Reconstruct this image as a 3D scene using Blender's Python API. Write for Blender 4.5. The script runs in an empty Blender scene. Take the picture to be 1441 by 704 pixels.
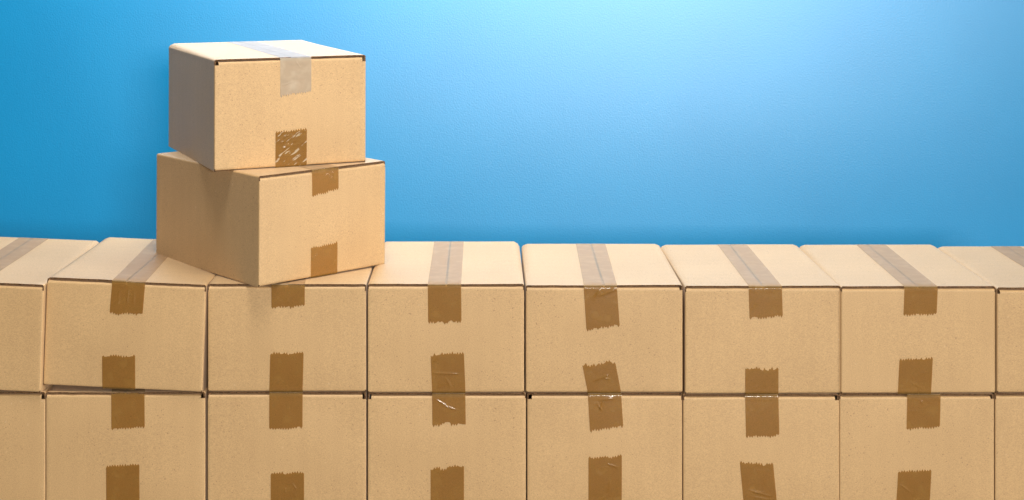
import bpy, math, random
from mathutils import Vector, Matrix, noise

# ------------------------------------------------------------------ camera, light, exposure
sc = bpy.context.scene
S = 978.0            # photo pixels per metre on the front plane of the rows
XV, YV = 688.0, -80.0  # vanishing point of the depth lines (photo pixels)
F = 2150.0           # focal length in photo pixels
YF = F / S           # distance of the front plane of the rows
HT = 0.1555          # outer height of one box
CAMZ = 2 * HT + (402.0 - YV) / S

cam_d = bpy.data.cameras.new('camera')
cam = bpy.data.objects.new('camera', cam_d)
sc.collection.objects.link(cam)
cam.location = (0, 0, CAMZ)
cam.rotation_euler = (math.radians(90), 0, 0)
cam_d.sensor_width = 36
cam_d.lens = F / 1441 * 36
cam_d.shift_x = (720.5 - XV) / 1441
cam_d.shift_y = -(352 - YV) / 1441
cam_d.clip_start = 0.05
cam_d.clip_end = 50
sc.camera = cam

w = bpy.data.worlds.new('World'); sc.world = w; w.use_nodes = True
w.node_tree.nodes['Background'].inputs[0].default_value = (1.0, 0.97, 0.93, 1)
w.node_tree.nodes['Background'].inputs[1].default_value = 0.045

def area(name, loc, target, sx, sy, power, col=(1, 1, 1)):
    l = bpy.data.lights.new(name, 'AREA'); l.shape = 'RECTANGLE'
    l.size, l.size_y, l.energy, l.color = sx, sy, power, col
    o = bpy.data.objects.new(name, l); sc.collection.objects.link(o)
    o.location = loc
    o.rotation_euler = (Vector(target) - Vector(loc)).to_track_quat('-Z', 'Y').to_euler()
    return o
area('softbox_key', (0.84, -2.30, 1.17), (0.0, 2.3, 0.45), 0.7, 0.45, 126, (1.0, 0.96, 0.90))
o = area('softbox_side', (5.6, -0.35, 1.35), (-0.5, 2.3, 0.55), 1.3, 2.4, 25, (1.0, 0.96, 0.91))
o.data.spread = math.radians(55)      # honeycomb grid
area('softbox_back', (0.05, 3.06, 0.97), (0.05, 2.25, 0.34), 1.9, 0.20, 6.5, (1.0, 0.95, 0.88))
area('softbox_overhead', (-0.14, 1.70, 2.30), (-0.08, 2.25, 0.3), 0.8, 0.5, 41, (1.0, 0.96, 0.91))
area('softbox_background', (0.05, 2.72, 1.35), (0.05, 3.15, 0.58), 1.5, 0.12, 11.5, (0.97, 0.98, 1.0))

sc.view_settings.view_transform = 'Standard'
sc.view_settings.look = 'None'
sc.view_settings.exposure = 0
sc.view_settings.gamma = 1
sc.render.engine = 'CYCLES'
sc.cycles.max_bounces = 10
sc.cycles.transparent_max_bounces = 12
sc.cycles.use_denoising = True

# ------------------------------------------------------------------ materials
def new_mat(name):
    m = bpy.data.materials.new(name); m.use_nodes = True
    nt = m.node_tree; nt.nodes.clear()
    out = nt.nodes.new('ShaderNodeOutputMaterial')
    return m, nt, out
def N(nt, t, **kw):
    n = nt.nodes.new(t)
    for k, v in kw.items(): setattr(n, k, v)
    return n
def ramp(nt, src, p0, c0, p1, c1):
    r = N(nt, 'ShaderNodeValToRGB')
    r.color_ramp.elements[0].position = p0; r.color_ramp.elements[0].color = (*c0, 1)
    r.color_ramp.elements[1].position = p1; r.color_ramp.elements[1].color = (*c1, 1)
    nt.links.new(src, r.inputs[0]); return r.outputs[0]
def mul(nt, a, b, fac=1.0, mode='MULTIPLY'):
    m = N(nt, 'ShaderNodeMix', data_type='RGBA', blend_type=mode)
    m.inputs[0].default_value = fac
    for s, i in ((a, 6), (b, 7)):
        if isinstance(s, tuple): m.inputs[i].default_value = (*s, 1)
        else: nt.links.new(s, m.inputs[i])
    return m.outputs[2]
def noise_tex(nt, vec, scale, detail=2, rough=0.5):
    n = N(nt, 'ShaderNodeTexNoise'); n.inputs['Scale'].default_value = scale
    n.inputs['Detail'].default_value = detail; n.inputs['Roughness'].default_value = rough
    nt.links.new(vec, n.inputs['Vector']); return n.outputs['Fac']
def mapping(nt, vec, scale):
    m = N(nt, 'ShaderNodeMapping'); m.inputs['Scale'].default_value = scale
    nt.links.new(vec, m.inputs['Vector']); return m.outputs[0]

def cardboard(name, flute_scale, base=(0.556, 0.354, 0.158)):
    m, nt, out = new_mat(name)
    tc = N(nt, 'ShaderNodeTexCoord')
    at = N(nt, 'ShaderNodeAttribute', attribute_type='OBJECT', attribute_name='tint')
    add = N(nt, 'ShaderNodeVectorMath', operation='MULTIPLY_ADD')
    nt.links.new(at.outputs['Fac'], add.inputs[0]); add.inputs[1].default_value = (7.3, 3.1, 5.7)
    nt.links.new(tc.outputs['Object'], add.inputs[2])
    v = add.outputs[0]
    col = ramp(nt, at.outputs['Fac'], 0.0, tuple(c * k for c, k in zip(base, (0.94, 0.93, 0.91))),
               1.0, tuple(c * k for c, k in zip(base, (1.05, 1.06, 1.08))))
    col = mul(nt, col, ramp(nt, noise_tex(nt, v, 9, 2), 0.3, (0.95, 0.94, 0.93), 0.7, (1.03, 1.03, 1.035)))
    # pulp mottling, a little drawn out along the machine direction
    mv = mapping(nt, v, (0.75, 0.75, 1.1))
    mott = noise_tex(nt, mv, 760, 3, 0.75)
    col = mul(nt, col, ramp(nt, mott, 0.32, (0.79, 0.77, 0.745), 0.68, (1.12, 1.13, 1.145)))
    # dark bark specks and pale fibres
    sp = noise_tex(nt, mapping(nt, v, (1, 1, 1.2)), 430, 0)
    col = mul(nt, col, ramp(nt, sp, 0.15, (0.60, 0.54, 0.48), 0.22, (1, 1, 1)))
    lf = noise_tex(nt, mapping(nt, v, (1, 1, 0.7)), 260, 1)
    fib = N(nt, 'ShaderNodeMix', data_type='RGBA')
    f = ramp(nt, lf, 0.74, (0, 0, 0), 0.84, (0.35, 0.35, 0.35))
    nt.links.new(f, fib.inputs[0]); nt.links.new(col, fib.inputs[6]); fib.inputs[7].default_value = (0.75, 0.58, 0.38, 1)
    col = fib.outputs[2]
    # flutes showing faintly through the liner
    fl = N(nt, 'ShaderNodeTexWave'); fl.wave_type = 'BANDS'; fl.bands_direction = 'DIAGONAL'
    fl.inputs['Scale'].default_value = 26; fl.inputs['Distortion'].default_value = 1.2
    fl.inputs['Detail'].default_value = 1; fl.inputs['Detail Scale'].default_value = 0.4
    nt.links.new(mapping(nt, tc.outputs['Object'], flute_scale), fl.inputs['Vector'])
    col = mul(nt, col, ramp(nt, fl.outputs['Fac'], 0, (0.988, 0.986, 0.984), 1, (1.005, 1.005, 1.005)))
    b = N(nt, 'ShaderNodeBsdfPrincipled')
    nt.links.new(col, b.inputs['Base Color'])
    b.inputs['Roughness'].default_value = 0.52
    b.inputs['Specular IOR Level'].default_value = 0.65
    b.inputs['Sheen Weight'].default_value = 0.12
    b.inputs['Sheen Roughness'].default_value = 0.45
    bm1 = N(nt, 'ShaderNodeBump'); bm1.inputs['Strength'].default_value = 0.25; bm1.inputs['Distance'].default_value = 0.0006
    nt.links.new(mott, bm1.inputs['Height'])
    bm2 = N(nt, 'ShaderNodeBump'); bm2.inputs['Strength'].default_value = 0.06; bm2.inputs['Distance'].default_value = 0.0004
    nt.links.new(fl.outputs['Fac'], bm2.inputs['Height']); nt.links.new(bm1.outputs[0], bm2.inputs['Normal'])
    nt.links.new(bm2.outputs[0], b.inputs['Normal'])
    nt.links.new(b.outputs[0], out.inputs[0])
    return m
M_WALL = cardboard('kraft_cardboard', (1, 1, 0))
M_FLAP = cardboard('kraft_cardboard_flap', (0, 1, 0))

def cut_edge():
    m, nt, out = new_mat('cardboard_cut_edge')
    tc = N(nt, 'ShaderNodeTexCoord')
    n = noise_tex(nt, mapping(nt, tc.outputs['Object'], (1, 1, 3)), 380, 2)
    col = ramp(nt, n, 0.35, (0.045, 0.020, 0.009), 0.70, (0.24, 0.13, 0.058))
    b = N(nt, 'ShaderNodeBsdfPrincipled'); b.inputs['Roughness'].default_value = 0.85
    b.inputs['Specular IOR Level'].default_value = 0.2
    nt.links.new(col, b.inputs['Base Color']); nt.links.new(b.outputs[0], out.inputs[0])
    return m
M_EDGE = cut_edge()

def tape_mat(name, tint=(0.69, 0.515, 0.225), body=(0.52, 0.28, 0.060), opac=0.32, painted_glints=0.0, rough=0.10, mixr=0.5, ior=1.48, gloss=1.0, bump=0.35, bscale=140, stretch=(1, 1, 1)):
    m, nt, out = new_mat(name)
    tc = N(nt, 'ShaderNodeTexCoord')
    at = N(nt, 'ShaderNodeAttribute', attribute_type='OBJECT', attribute_name='tint')
    add = N(nt, 'ShaderNodeVectorMath', operation='MULTIPLY_ADD')
    nt.links.new(at.outputs['Fac'], add.inputs[0]); add.inputs[1].default_value = (9.1, 4.7, 6.3)
    nt.links.new(tc.outputs['Object'], add.inputs[2])
    v = add.outputs[0]
    n1 = noise_tex(nt, mapping(nt, v, stretch), bscale, 2, 0.6)
    bmp = N(nt, 'ShaderNodeBump'); bmp.inputs['Strength'].default_value = bump; bmp.inputs['Distance'].default_value = 0.0008
    nt.links.new(n1, bmp.inputs['Height'])
    # film that has lifted here and there is cloudier
    cl = ramp(nt, noise_tex(nt, v, 55, 3), 0.45, (opac * 0.88,) * 3, 0.75, (min(1, opac * 1.18),) * 3)
    tr = N(nt, 'ShaderNodeBsdfTransparent'); tr.inputs[0].default_value = (*tint, 1)
    df = N(nt, 'ShaderNodeBsdfDiffuse'); df.inputs[0].default_value = (*body, 1)
    mx = N(nt, 'ShaderNodeMixShader'); nt.links.new(cl, mx.inputs[0])
    nt.links.new(tr.outputs[0], mx.inputs[1]); nt.links.new(df.outputs[0], mx.inputs[2])
    if painted_glints:  # pale diffuse streaks painted in place of softbox glints on the film
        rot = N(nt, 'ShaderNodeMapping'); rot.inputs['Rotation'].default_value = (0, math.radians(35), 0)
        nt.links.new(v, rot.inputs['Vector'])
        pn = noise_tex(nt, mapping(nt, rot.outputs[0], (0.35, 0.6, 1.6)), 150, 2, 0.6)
        pk = ramp(nt, pn, 0.59, (0, 0, 0), 0.64, (painted_glints,) * 3)
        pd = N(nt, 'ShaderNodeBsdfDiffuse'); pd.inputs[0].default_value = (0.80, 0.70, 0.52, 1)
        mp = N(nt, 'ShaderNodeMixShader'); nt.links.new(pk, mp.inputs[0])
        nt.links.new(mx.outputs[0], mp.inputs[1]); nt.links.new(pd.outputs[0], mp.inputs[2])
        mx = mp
    gl = N(nt, 'ShaderNodeBsdfGlossy'); gl.inputs['Roughness'].default_value = rough
    nt.links.new(bmp.outputs[0], gl.inputs['Normal'])
    g2 = N(nt, 'ShaderNodeBsdfGlossy'); g2.inputs['Roughness'].default_value = 0.5
    nt.links.new(bmp.outputs[0], g2.inputs['Normal'])
    gm = N(nt, 'ShaderNodeMixShader'); gm.inputs[0].default_value = mixr
    nt.links.new(gl.outputs[0], gm.inputs[1]); nt.links.new(g2.outputs[0], gm.inputs[2])
    fr = N(nt, 'ShaderNodeFresnel'); fr.inputs[0].default_value = ior
    gs = N(nt, 'ShaderNodeMath', operation='MULTIPLY'); gs.inputs[1].default_value = gloss
    nt.links.new(fr.outputs[0], gs.inputs[0])
    m2 = N(nt, 'ShaderNodeMixShader'); nt.links.new(gs.outputs[0], m2.inputs[0])
    nt.links.new(mx.outputs[0], m2.inputs[1]); nt.links.new(gm.outputs[0], m2.inputs[2])
    nt.links.new(m2.outputs[0], out.inputs[0])
    return m
M_TAPE = tape_mat('brown_packing_tape')
M_TAPE_LID_GLOSS = tape_mat('packing_tape_lid_painted_gloss', tint=(0.76, 0.64, 0.43), body=(0.66, 0.46, 0.25), opac=0.34, rough=0.14, mixr=0.85, ior=1.42, gloss=0.55, bump=0.05)  # same brown tape, body made paler to carry its grazing gloss on the lid
M_TAPE_LID_REFLECTION = tape_mat('tape_lid_painted_reflection', tint=(0.80, 0.79, 0.78), body=(0.52, 0.53, 0.56), opac=0.50, rough=0.2, mixr=0.6, ior=1.30, gloss=0.30, bump=0.05)  # grey body colour stands in for the wall mirrored in this lid strip
M_TAPE_CRINKLE = tape_mat('brown_packing_tape_crinkled', painted_glints=0.38, bump=0.4, bscale=110, rough=0.14, mixr=0.25, ior=1.6, stretch=(0.6, 0.6, 1.5))
M_TAPE_PAINTED_SHEEN = tape_mat('tape_painted_sheen', tint=(0.86, 0.79, 0.66), body=(0.82, 0.70, 0.53), opac=0.42, bump=0.55, bscale=120, rough=0.2, mixr=0.2, ior=1.5, stretch=(0.6, 0.6, 1.5))  # silvery softbox reflection on the front strip, put into a pale body colour

def wall_mat():
    m, nt, out = new_mat('blue_wall_paint')
    tc = N(nt, 'ShaderNodeTexCoord'); v = tc.outputs['Object']
    col = ramp(nt, noise_tex(nt, v, 5, 4), 0.3, (0.001, 0.264, 0.56), 0.7, (0.002, 0.282, 0.59))
    n1 = noise_tex(nt, v, 300, 4, 0.6); n2 = noise_tex(nt, mapping(nt, v, (1, 1, 0.25)), 60, 2)
    b1 = N(nt, 'ShaderNodeBump'); b1.inputs['Strength'].default_value = 0.20; b1.inputs['Distance'].default_value = 0.003
    nt.links.new(n1, b1.inputs['Height'])
    b2 = N(nt, 'ShaderNodeBump'); b2.inputs['Strength'].default_value = 0.035; b2.inputs['Distance'].default_value = 0.006
    nt.links.new(n2, b2.inputs['Height']); nt.links.new(b1.outputs[0], b2.inputs['Normal'])
    df = N(nt, 'ShaderNodeBsdfDiffuse'); nt.links.new(col, df.inputs[0]); nt.links.new(b2.outputs[0], df.inputs['Normal'])
    # satin paint put on with vertical roller strokes: its sheen spreads sideways
    gl = N(nt, 'ShaderNodeBsdfAnisotropic'); gl.distribution = 'BECKMANN'; gl.inputs['Roughness'].default_value = 0.385
    gl.inputs['Anisotropy'].default_value = 0.12
    tg = N(nt, 'ShaderNodeCombineXYZ'); tg.inputs[2].default_value = 1.0
    b3 = N(nt, 'ShaderNodeBump'); b3.inputs['Strength'].default_value = 0.06; b3.inputs['Distance'].default_value = 0.003
    nt.links.new(n1, b3.inputs['Height'])
    nt.links.new(tg.outputs[0], gl.inputs['Tangent']); nt.links.new(b3.outputs[0], gl.inputs['Normal'])
    mx = N(nt, 'ShaderNodeMixShader'); mx.inputs[0].default_value = 0.132
    nt.links.new(df.outputs[0], mx.inputs[1]); nt.links.new(gl.outputs[0], mx.inputs[2])
    nt.links.new(mx.outputs[0], out.inputs[0])
    return m
def floor_mat():
    m, nt, out = new_mat('grey_floor')
    tc = N(nt, 'ShaderNodeTexCoord')
    b = N(nt, 'ShaderNodeBsdfPrincipled'); b.inputs['Roughness'].default_value = 0.6
    nt.links.new(ramp(nt, noise_tex(nt, tc.outputs['Object'], 20, 4), 0.3, (0.16, 0.15, 0.14), 0.7, (0.20, 0.19, 0.18)), b.inputs['Base Color'])
    nt.links.new(b.outputs[0], out.inputs[0]); return m

# ------------------------------------------------------------------ setting
def mesh_obj(name, verts, faces, mats, parent=None, smooth=False, solid=None):
    me = bpy.data.meshes.new(name); me.from_pydata(verts, [], faces); me.validate()
    for mt in mats: me.materials.append(mt)
    if smooth: me.polygons.foreach_set('use_smooth', [True] * len(me.polygons))
    o = bpy.data.objects.new(name, me); sc.collection.objects.link(o)
    o.parent = parent
    if solid:
        md = o.modifiers.new('thickness', 'SOLIDIFY'); md.thickness = solid; md.offset = -1
        es = o.modifiers.new('edge_split', 'EDGE_SPLIT'); es.split_angle = math.radians(50)
        md.use_rim = True; md.use_even_offset = False; md.material_offset_rim = 1
    return o
def slab(name, lo, hi, mat):
    (a, b, c), (d, e, f) = lo, hi
    vs = [(a, b, c), (d, b, c), (d, e, c), (a, e, c), (a, b, f), (d, b, f), (d, e, f), (a, e, f)]
    fs = [(0, 3, 2, 1), (4, 5, 6, 7), (0, 1, 5, 4), (1, 2, 6, 5), (2, 3, 7, 6), (3, 0, 4, 7)]
    return mesh_obj(name, vs, fs, [mat])
YW = 3.15   # the wall stands about 0.65 m behind the boxes
o = slab('wall', (-2.6, YW, -0.06), (2.8, YW + 0.1, 2.4), wall_mat())
o['kind'] = 'structure'; o['label'] = 'bright blue painted wall with a fine roller texture'
o = slab('floor', (-2.6, -1.0, -0.06), (2.8, YW - 0.002, -0.004), floor_mat())
o['kind'] = 'structure'; o['label'] = 'plain grey floor under the boxes'

# ------------------------------------------------------------------ the box
T = 0.003      # board thickness
TF = 0.0023    # pressed lid flap
TB = 0.0015    # crushed bottom flap
SLIT = 0.0011  # gap between the outer flap and the folded inner flap
R = 0.0016     # rounding of the vertical edges
W0, D0 = 0.2255, 0.286
TW = 0.048     # tape width

class Box:
    def __init__(s, W, D, H, seed, bulge=0.0, dent=0.0010, front_warp=(0.0, 0.0)):
        s.W, s.D, s.H = W, D, H
        s.z0 = TB + 0.0004; s.z1 = H - TF - SLIT
        s.seed = seed; s.bulge = bulge; s.dent = dent; s.fw = front_warp
        s.off = Vector((seed * 3.17, seed * 1.71, seed * 0.93))
    def out(s, x, y, z, edge):          # how far a panel bows outwards
        v = min(1, max(0, (z - s.z0) / (s.z1 - s.z0)))
        v = (v - 0.05) / 0.9
        e = math.sin(math.pi * v) ** 0.7 if 0 < v < 1 else 0
        n = noise.noise(Vector((x * 9, y * 9, z * 9)) + s.off)
        return s.dent * e * edge * (0.9 + 1.4 * n)
    def front_out(s, x, z):
        u = min(1, max(0, x / s.W + 0.5))
        return s.out(x, -s.D / 2, z, max(0, math.sin(math.pi * u)))
    def top(s, x, y):                    # height of the closed top flaps
        u = min(1, max(0, 1 - abs(x) / (s.W / 2)))
        v = min(1, max(0, y / s.D + 0.5))
        rise = math.sin(min(1, u * 12.0) * math.pi / 2)
        lift = s.bulge * rise * v ** 1.1
        fr = s.fw[0] if x < 0 else s.fw[1]
        lift += fr * rise * max(0, 1 - v * 4) ** 2
        n = noise.noise(Vector((x * 7, y * 7, 3.3)) + s.off)
        return s.H + lift + 0.0004 * rise * (1 + n)

def build_body(bx, root):
    W, D, z0, z1 = bx.W, bx.D, bx.z0, bx.z1
    rng = random.Random(bx.seed * 13 + 5)
    rf = 0.0032; rb = 0.0022
    per = []    # x, y, inward x, inward y, side, edge weight, side number
    def side(p, q, inw, name, n):
        ts = [0, rng.uniform(0.010, 0.024)] + [k / n for k in range(1, n)] + [1 - rng.uniform(0.010, 0.024), 1]
        for t in ts:
            per.append((p[0] + (q[0] - p[0]) * t, p[1] + (q[1] - p[1]) * t, inw[0], inw[1], name, math.sin(math.pi * t)))
    def arc(cx, cy, a0, name):
        for k in (1, 2):
            a = math.radians(a0 + 30 * k)
            per.append((cx + R * math.cos(a), cy + R * math.sin(a), -math.cos(a), -math.sin(a), name, 0))
    hx, hy = W / 2, D / 2
    side((-hx + R, -hy), (hx - R, -hy), (0, 1), 'f', 20); arc(hx - R, -hy + R, -90, 'c1')
    side((hx, -hy + R), (hx, hy - R), (-1, 0), 's', 16); arc(hx - R, hy - R, 0, 'c2')
    side((hx - R, hy), (-hx + R, hy), (0, -1), 'f', 20); arc(-hx + R, hy - R, 90, 'c3')
    side((-hx, hy - R), (-hx, -hy + R), (1, 0), 's', 16); arc(-hx + R, -hy + R, 180, 'c0')
    n = len(per); nz = 12
    zlo, zhi = z0 + rb, z1 - 0.006
    zs = [zlo] + [zlo + (zhi - zlo) * (k + 0.2) / (nz + 0.2) for k in range(nz + 1)] + [z1 - 0.0046, z1 - rf]
    def fold(zc, sg, r): return [(zc + sg * r * math.sin(math.radians(a)), r * (1 - math.cos(math.radians(a)))) for a in (22.5, 45, 67.5, 90)]
    lo = [(z0, 0.06)] + list(reversed(fold(z0 + rb, -1, rb)))
    hi = fold(z1 - rf, 1, rf) + [(z1, 0.06)]
    rows = lo + [(z, 0.0) for z in zs] + hi
    kb = len(lo); kt = len(lo) + nz + 1          # bottom row of the walls; row at zhi
    # the cut-outs at the four top corners: how far the upright edge reaches, and whether the fold is nibbled too
    reach = {}; nib = {}
    for c in ('c0', 'c1', 'c2', 'c3'):
        reach[c] = kt + rng.choice((0, 1, 1, 2)); nib[c] = rng.random() < 0.4
    verts = []; idx = {}
    def V(i, r):
        i %= n
        if (i, r) not in idx:
            x, y, ix, iy, sd, e = per[i]; z, ins = rows[r]
            d = bx.out(x, y, z, e) if ins == 0 else 0
            idx[i, r] = len(verts)
            verts.append((x + ix * (ins - d), y + iy * (ins - d), z))
        return idx[i, r]
    def corner(x, y): return ('c0' if x < 0 else 'c1') if y < 0 else ('c3' if x < 0 else 'c2')
    faces = []
    for i in range(n):
        j = (i + 1) % n
        a, b = per[i], per[j]
        front = a[4] == 'f' and b[4] == 'f'; wall = a[4] == 's' and b[4] == 's'
        endc = min(abs(abs(a[0]) - (hx - R)), abs(abs(b[0]) - (hx - R))) < 1e-5
        c = corner(a[0] + b[0], a[1] + b[1])
        if front: r0, r1 = 0, (reach[c] if nib[c] else len(rows) - 1) if endc else len(rows) - 1
        elif wall: r0, r1 = kb, kt
        else: r0, r1 = kb, reach[c]
        for r in range(r0, r1):
            faces.append((V(i, r), V(j, r), V(j, r + 1), V(i, r + 1)))
    return mesh_obj('body', verts, faces, [M_WALL, M_EDGE], root, True, T)

def build_flap(bx, root, sgn, top, rng):
    W, D = bx.W, bx.D; hx = W / 2
    ra = 0.0024 if top else 0.0018
    ns, ny = 16, 20
    gap = rng.uniform(0.0010, 0.0018)
    f_in = rng.uniform(0.0012, 0.0026) if top else rng.uniform(0.005, 0.009); skew = rng.uniform(-0.0010, 0.0012)
    start = (bx.H - bx.z1) + 0.006 if top else bx.z0 + 0.0022
    verts = []
    for a in range(ny + 1):
        v = a / ny
        prof = [(hx, start, 0), (hx, ra + 0.0004, 0), (hx, ra, 0)]
        for ang in (22.5, 45, 67.5):
            t = math.radians(ang); prof.append((hx - ra + ra * math.cos(t), ra - ra * math.sin(t), 0))
        for k in range(ns + 1):
            prof.append((hx - ra - (hx - ra - gap) * k / ns, None, k / ns))
        for px, depth, k in prof:
            hinge = depth is not None
            yf = -D / 2 + (R if hinge else f_in + skew * k + 0.0012 * max(0, 1 - k * 14))
            rag = 0.0 if hinge else 0.0009 * noise.noise(Vector((px * 240, sgn * 4.0, bx.seed + top))) + 0.0009 * noise.noise(Vector((px * 60, sgn * 9.0, bx.seed)))
            y = (yf + rag) * (1 - v) + (D / 2 - 0.001) * v
            x = sgn * px
            if hinge: z = bx.H - depth if top else depth
            else: z = bx.top(x, y) if top else 0.0
            verts.append((x, y, z))
    m = ns + 7
    faces = []
    for a in range(ny):
        for k in range(m - 1):
            q = (a * m + k, a * m + k + 1, (a + 1) * m + k + 1, (a + 1) * m + k)
            faces.append(q[::-1] if (sgn > 0) ^ (not top) else q)
    return mesh_obj('top_flap' if top else 'bottom_flap', verts, faces, [M_FLAP, M_EDGE], root, True, TF if top else TB)

def crease_set(seed, n, L, h=(0.0003, 0.0007), ang=(-1.2, 1.2)):
    r = random.Random(seed); out = []
    for _ in range(n):
        cx = r.uniform(-0.02, 0.02); cy = r.uniform(0.004, L - 0.004); a = r.uniform(*ang); l = r.uniform(0.006, 0.022)
        out.append((cx - l / 2 * math.cos(a), cy - l / 2 * math.sin(a), cx + l / 2 * math.cos(a), cy + l / 2 * math.sin(a),
                    r.uniform(*h), r.uniform(0.0005, 0.0011)))
    return out

def build_tape(bx, root, top, xb, xf, xe, l0, l1, rag=0.0012, seed=0, creases=(), mat=None, miss=0.12, lift=0.0, bite=(), lid=None):
    """xb, xf, xe: centre at the back, on the front edge and at the torn end; l0, l1: length down the front, left and right"""
    rng = random.Random(seed * 7 + 3)
    NC = 78; D = bx.D; e = 0.00035
    teeth = 13
    amp = [0.0034 * (0 if rng.random() < miss else rng.uniform(0.6, 1.15)) for _ in range(teeth + 1)]
    cols = []
    for j in range(NC + 1):
        u = j / NC; t = u * teeth; k = min(teeth - 1, int(t)); fr = t - k
        tooth = amp[k] * (1 - abs(2 * fr - 1))
        low = rag * (noise.noise(Vector((u * 4.5, seed * 1.37, 0.2))) + 0.6 * noise.noise(Vector((u * 13, seed * 2.1, 5.2))))
        bt = sum(-d * max(0, 1 - abs(u - c) / hw) ** 0.5 for c, hw, d in bite)
        cols.append((u, l0 + (l1 - l0) * u + tooth + low * 2.0 + bt))
    creases = list(creases) + crease_set(seed * 3 + 1, 2, max(0.012, min(l0, l1)), h=(0.0001, 0.0003))
    zt = bx.z1 if top else bx.z0
    nb = 16 if top else 8
    verts = []
    rr = 0.0034
    def put(u, cx, y, z): verts.append((cx + (u - 0.5) * TW, y, z))
    nrow = 0
    surf = (lambda x, y: bx.top(x, y) + e) if top else (lambda x, y: -e)
    sg = 1 if top else -1
    # down the back
    for z in (0.045, 0.02, 0.004):
        for u, L in cols: put(u, xb, D / 2 + e + 0.0012, zt - sg * z)
        nrow += 1
    # along the top or bottom
    for v in [0, 0.006] + [k / nb for k in range(1, nb + 1)]:
        cx = xb + (xf - xb) * v
        y = D / 2 - 0.0008 - (D - 0.0038) * v
        for u, L in cols:
            x = cx + (u - 0.5) * TW
            sag = -0.0002 * math.exp(-(x / 0.0016) ** 2)
            put(u, cx, y, surf(x, y) + sg * sag)
        nrow += 1
    # over the edge
    for a in (0.22, 0.45, 0.7, 0.88):
        for u, L in cols:
            x = xf + (u - 0.5) * TW
            ztop = surf(x, -D / 2 + 0.003)
            zd = zt - sg * 0.003
            c = a * math.pi / 2
            y = -D / 2 + 0.003 - (0.003 + e) * math.sin(c)
            z = zd + (ztop - zd) * math.cos(c) ** 0.8
            put(u, xf, y, z)
        nrow += 1
    # down the front to the torn end
    NF = 56
    for k in range(NF + 1):
        for u, L in cols:
            t = k / NF; s_ = 0.003 + (L - 0.003) * t
            cx = xf + (xe - xf) * t
            x = cx + (u - 0.5) * TW; z = zt - sg * s_
            d = e + bx.front_out(x, z)
            q = Vector(((u - 0.5) * TW, s_))
            for (ax, ay, bx_, by, hh, ww) in creases:     # ridges where the film has folded
                a_, b_ = Vector((ax, ay)), Vector((bx_, by))
                ab = b_ - a_; h = max(0, min(1, (q - a_).dot(ab) / ab.length_squared))
                dist = (q - a_ - ab * h).length
                taper = max(0.0, 1 - abs(2 * h - 1) ** 3)
                d += 1.3 * hh * taper * math.exp(-(dist / ww) ** 2)
            d += lift * 0.0004 * max(0, noise.noise(Vector((x * 60, z * 140, seed))))
            put(u, cx, -D / 2 - d, z)
        nrow += 1
    m = NC + 1
    faces = []
    for a in range(nrow - 1):
        for j in range(NC):
            q = (a * m + j, a * m + j + 1, (a + 1) * m + j + 1, (a + 1) * m + j)
            faces.append(q[::-1] if top else q)
    o = mesh_obj('packing_tape', verts, faces, [mat or M_TAPE, lid or M_TAPE_LID_GLOSS], root, True)
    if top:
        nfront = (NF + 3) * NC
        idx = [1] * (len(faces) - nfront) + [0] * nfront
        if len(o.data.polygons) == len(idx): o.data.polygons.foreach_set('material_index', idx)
    return o

boxes = []
def make_box(label, group, loc, rot, W=W0, D=D0, H=HT, seed=1, bulge=0.0, top_tape=None, bottom_tape=None, dent=0.0010, fw=(0, 0), tint=None):
    rng = random.Random(seed)
    root = bpy.data.objects.new('cardboard_box', None); sc.collection.objects.link(root)
    root.empty_display_size = 0.05
    root.location = loc; root.rotation_euler = rot
    root['label'] = label; root['category'] = 'box'; root['group'] = group
    bx = Box(W, D, H, seed, bulge, dent, fw)
    tint = rng.random() if tint is None else tint
    parts = [build_body(bx, root)]
    for top in (True, False):
        for sgn in (-1, 1): parts.append(build_flap(bx, root, sgn, top, rng))
    if top_tape: parts.append(build_tape(bx, root, True, seed=seed, **top_tape))
    if bottom_tape: parts.append(build_tape(bx, root, False, seed=seed + 50, **bottom_tape))
    for p in parts: p['tint'] = tint
    boxes.append(root)
    return root

def X(px): return (px - XV) / S
RB = (YF + D0) / YF
def Xb(px): return (px - XV) * RB / S

def row_box(spec):
    """front corners and tape in photo pixels, all on the front plane of the row"""
    xl, xr = X(spec['l'] - 0.6), X(spec['r'] + 0.6)
    drop = spec.get('drop', 0.0); below = spec.get('below', 0.0)   # how much lower its top and the box under it stand
    W = xr - xl; cx = (xl + xr) / 2
    z = spec['z'] - below; H = HT - drop + below
    yaw = math.radians(spec.get('yaw', 0)); roll = math.radians(spec.get('roll', 0))
    loc = Vector((cx - D0 / 2 * math.sin(yaw), YF + D0 / 2 * math.cos(yaw) + spec.get('dy', 0), z + 0.0014))
    if roll:     # stands on its right-hand bottom edge
        loc.z += W / 2 * math.sin(roll); loc.x += spec.get('dx', 0)
    tt = bt = None
    if 'tt' in spec:
        b, f, e, y0, y1 = spec['tt'][:5]
        zt = spec['top_y']
        tt = dict(xb=Xb(b) - cx + D0 * math.sin(yaw), xf=X(f) - cx, xe=X(e) - cx, l0=(y0 - zt) / S, l1=(y1 - zt) / S, **(spec['tt'][5] if len(spec['tt']) > 5 else {}))
    if 'bt' in spec:
        e, f, y0, y1 = spec['bt'][:4]
        zb = spec['bot_y']
        bt = dict(xb=X(f) - cx, xf=X(f) - cx, xe=X(e) - cx, l0=(zb - y0) / S, l1=(zb - y1) / S, **(spec['bt'][4] if len(spec['bt']) > 4 else {}))
    make_box(spec['label'], spec['group'], loc, (0, roll, yaw), W=W, H=H, seed=spec['seed'], bulge=spec.get('bulge', 0),
             top_tape=tt, bottom_tape=bt, fw=spec.get('fw', (0, 0)), tint=spec.get('tint'))

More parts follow.
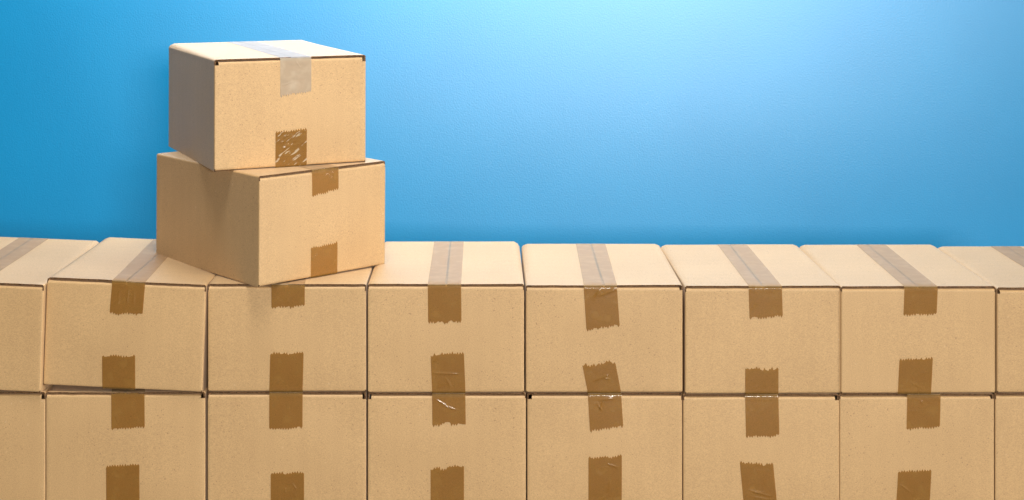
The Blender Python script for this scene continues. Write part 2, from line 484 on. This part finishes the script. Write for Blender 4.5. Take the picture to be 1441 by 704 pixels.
GU, GL_, GT = 'boxes in the upper row', 'boxes in the bottom row', 'boxes stacked in the tower'
UP = dict(z=HT, top_y=405, bot_y=552, group=GU)
LO = dict(z=0.0, below=0.004, top_y=558, bot_y=708, group=GL_)
rows = [
 dict(UP, l=-166, r=57.5, roll=1.8, seed=11, bulge=0.008, yaw=-2.4, tint=0.75,
      label='upper-row box beside the tilted one, the one away from the tower, tape on its lid',
      tt=(44, -52, -52, 440, 438), bt=(-55, -55, 510, 508)),
 dict(UP, l=60, r=284.5, seed=12, bulge=0.004, roll=2.1, dx=0.0, yaw=-2.0, tint=0.9, fw=(0.001, 0),
      label='upper-row box tipped slightly to one side, partly under the tower, streaky tape down its front',
      tt=(232, 175.5, 174, 446, 444, dict(rag=0.0014, creases=[(-.012, .006, -.013, .036, .0003, .0012), (0.001, .004, 0, .03, .0004, .001), (.009, .008, .010, .034, .0003, .0012)])),
      bt=(165.5, 167, 508, 507, dict(miss=.25, lift=1))),
 dict(UP, l=293, r=514.5, seed=13, tint=0.6,
      label='upper-row box mostly hidden by the tower whose corner juts over its front edge',
      tt=(416, 405.5, 405.5, 433, 430, dict(rag=0.0008)), bt=(404, 402.5, 500, 499)),
 dict(UP, l=518, r=737, seed=14, drop=0, below=0.0015, bulge=0.006, tint=0.7, yaw=0.2,
      label='upper-row box touching the tower corner, dark ragged tape and a straight taped lid seam',
      tt=(632, 625.5, 626, 455, 451, dict(rag=0.0026, miss=.3)),
      bt=(629.5, 631.5, 500, 498, dict(rag=.001, creases=[(-.023, .042, -.010, .052, .0007, .0008), (-.022, .028, .016, .027, .0008, .0009), (.004, .006, -.004, .022, .0005, .0012), (-.018, .004, .0, .018, .0005, .001)]))),
 dict(UP, l=740.5, r=960, seed=15, drop=0.0015, below=0.0015, bulge=0.0035, tint=0.55, yaw=0.0,
      label='upper-row box with creased shiny tape on top edge and a slanted torn strip below',
      tt=(831, 845, 848.5, 462, 457, dict(rag=0.0016, creases=[(.022, .002, -.004, .012, .0010, .0009), (.002, .001, -.012, .014, .0008, .0009), (-.002, .003, -.010, .016, .0006, .0008), (-.016, .012, -.008, .020, .0003, .001)])),
      bt=(843, 850, 517, 508, dict(rag=.0028, miss=.3, creases=[(-.020, .036, .004, .046, .0007, .001), (-.014, .016, .012, .026, .0006, .001), (.002, .022, .012, .018, .0007, .0008)]))),
 dict(UP, l=964.5, r=1183, seed=16, drop=0.0025, below=0.003, bulge=0.0035, tint=0.45, yaw=0.7,
      label='upper-row box with a short dark tape end and a plain flat lower strip',
      tt=(1030, 1077, 1078, 446, 442, dict(rag=0.0012)), bt=(1072, 1072, 518, 517, dict(rag=.0016, miss=.4))),
 dict(UP, l=1184, r=1401, seed=17, drop=0.0033, below=0.0025, bulge=0.004, tint=0.5, yaw=0.6,
      label='upper-row box next to the row end, with a short square-cut tape end',
      tt=(1225, 1296, 1294.5, 440, 439, dict(rag=0.001)), bt=(1289, 1287, 506, 504, dict(rag=.0008, creases=[(-.008, .016, .012, .006, .0004, .0009)]))),
 dict(UP, l=1403.5, r=1620, seed=18, drop=0.005, below=0.0015, bulge=0.003, tint=0.3, yaw=0.6,
      label='upper-row box at the row end beside the box with folded lid tape',
      tt=(1414, 1510, 1510, 442, 441), bt=(1506, 1506, 510, 509)),
 dict(LO, l=-160, r=63, seed=21, tint=0.8, label='bottom-row box at the row end beside the one below the tipped box',
      tt=(-40, -50, -50, 604, 603), bt=(-52, -52, 660, 658)),
 dict(LO, l=65, r=288, seed=22, tint=0.95, label='bottom-row box right below the tipped upper box, tape strips neatly saw-toothed',
      tt=(180, 180, 180.5, 605, 601, dict(rag=.0007, miss=.05)), bt=(173, 173, 659, 656, dict(rag=.0006, miss=.05, creases=[(.004, .004, .014, .012, .0004, .001)]))),
 dict(LO, l=292.5, r=514.5, seed=23, tint=0.85, label='bottom-row box below the one carrying the tower, its tape in line with the strip above',
      tt=(402.5, 402.5, 402.5, 604, 602, dict(rag=.0007, miss=.05)), bt=(404.5, 404.5, 669, 667, dict(rag=.0006, miss=.05, creases=[(.006, .028, .014, .018, .0005, .0009), (-.004, .01, -.003, .022, .0004, .0009)]))),
 dict(LO, l=518, r=739.5, seed=24, drop=0.0015, tint=0.7, label='bottom-row box with a bite torn out of both tape ends',
      tt=(631.5, 631.5, 632, 598, 597, dict(rag=.0012, miss=.3, bite=[(.38, .16, .004)], creases=[(-.012, .012, .012, .020, .0006, .001), (-.02, .004, -.002, .014, .0005, .001)])),
      bt=(629.5, 629.5, 661, 658, dict(rag=.001, miss=.2, bite=[(.40, .12, .004)]))),
 dict(LO, l=742.5, r=959.5, seed=25, drop=0.0015, tint=0.75, label='bottom-row box below the slanted torn strip, white glint on its wrinkled lower tape',
      tt=(851, 851, 853.5, 605, 600, dict(rag=.0011, creases=[(-.010, .006, .014, .003, .0007, .001), (-.008, .020, -.002, .006, .0008, .0012), (-.012, .01, -.004, .022, .0005, .001)])),
      bt=(851.5, 851.5, 647, 643, dict(rag=.0012, creases=[(.002, .056, .020, .050, .0009, .0006), (.004, .012, .008, .034, .0005, .0014), (-.006, .004, .006, .012, .0006, .001)]))),
 dict(LO, l=962, r=1180.5, seed=26, drop=0.003, tint=0.6, label='bottom-row box with white-edged tape at its top fold and a crooked wrinkled strip below',
      tt=(1072, 1072, 1073, 613, 610, dict(rag=.0012)), bt=(1064.5, 1069.5, 653, 656, dict(rag=.0018, creases=[(-.016, .018, .018, .008, .0006, .0012), (-.012, .008, .014, .004, .0005, .001), (.006, .036, .010, .026, .0003, .001)]))),
 dict(LO, l=1182, r=1398.5, seed=27, drop=0.0025, tint=0.55, label='bottom-row box whose top strip sits off-line from the tape above it',
      tt=(1300, 1300, 1299, 602, 599, dict(rag=.0006, miss=.02, creases=[(-.006, .002, -.001, .012, .0006, .001), (.004, .002, .010, .010, .0006, .001)])),
      bt=(1287, 1285, 666, 664, dict(rag=.0006, miss=.03, creases=[(-.02, .026, -.004, .014, .0006, .001)]))),
 dict(LO, l=1401, r=1620, seed=28, drop=0.0015, tint=0.45, label='bottom-row box at the far end past the off-line taped one',
      tt=(1510, 1510, 1510, 604, 602), bt=(1508, 1508, 660, 658)),
]
for sp in rows: row_box(sp)

# ------------------------------------------------------------------ the tower
def tower_box(label, near, z, yaw_deg, pitch_deg, seed, W, D, **kw):
    a = math.radians(yaw_deg)
    rotm = Matrix.Rotation(a, 3, 'Z') @ Matrix.Rotation(math.radians(pitch_deg), 3, 'X')
    base = rotm @ Vector((W / 2, D / 2, 0))
    loc = Vector((near[0], near[1], z)) + base
    make_box(label, GT, loc, rotm.to_euler(), W=W, D=D, seed=seed, **kw)

HS = 0.159
tower_box('dull-sided box turned cornerwise, lower of the two in the tower', (-0.3275, YF - 0.024), 2 * HT + 0.0018, 42.2, 0.6, 31, 0.2285, 0.287, H=HS, tint=.45,
          top_tape=dict(xb=0.000, xf=0.001, xe=0.001, l0=0.034, l1=0.027, rag=.0012, creases=[(.006, .004, .008, .020, .0005, .001), (.014, .002, .013, .016, .0004, .001)]),
          bottom_tape=dict(xb=0.000, xf=0.000, xe=-0.001, l0=0.042, l1=0.044, rag=.0006, miss=.02))
tower_box('topmost box of the tower, with silvery crinkled tape over its front edge', (-0.3975, 2.212), 2 * HT + HS + 0.0020, 25.0, 0.5, 32, 0.233, 0.286, H=0.1625, bulge=.004, tint=.85,
          top_tape=dict(xb=0.004, xf=0.006, xe=0.006, l0=0.052, l1=0.046, rag=.0006, miss=.1, lift=1, mat=M_TAPE_PAINTED_SHEEN, lid=M_TAPE_LID_REFLECTION),
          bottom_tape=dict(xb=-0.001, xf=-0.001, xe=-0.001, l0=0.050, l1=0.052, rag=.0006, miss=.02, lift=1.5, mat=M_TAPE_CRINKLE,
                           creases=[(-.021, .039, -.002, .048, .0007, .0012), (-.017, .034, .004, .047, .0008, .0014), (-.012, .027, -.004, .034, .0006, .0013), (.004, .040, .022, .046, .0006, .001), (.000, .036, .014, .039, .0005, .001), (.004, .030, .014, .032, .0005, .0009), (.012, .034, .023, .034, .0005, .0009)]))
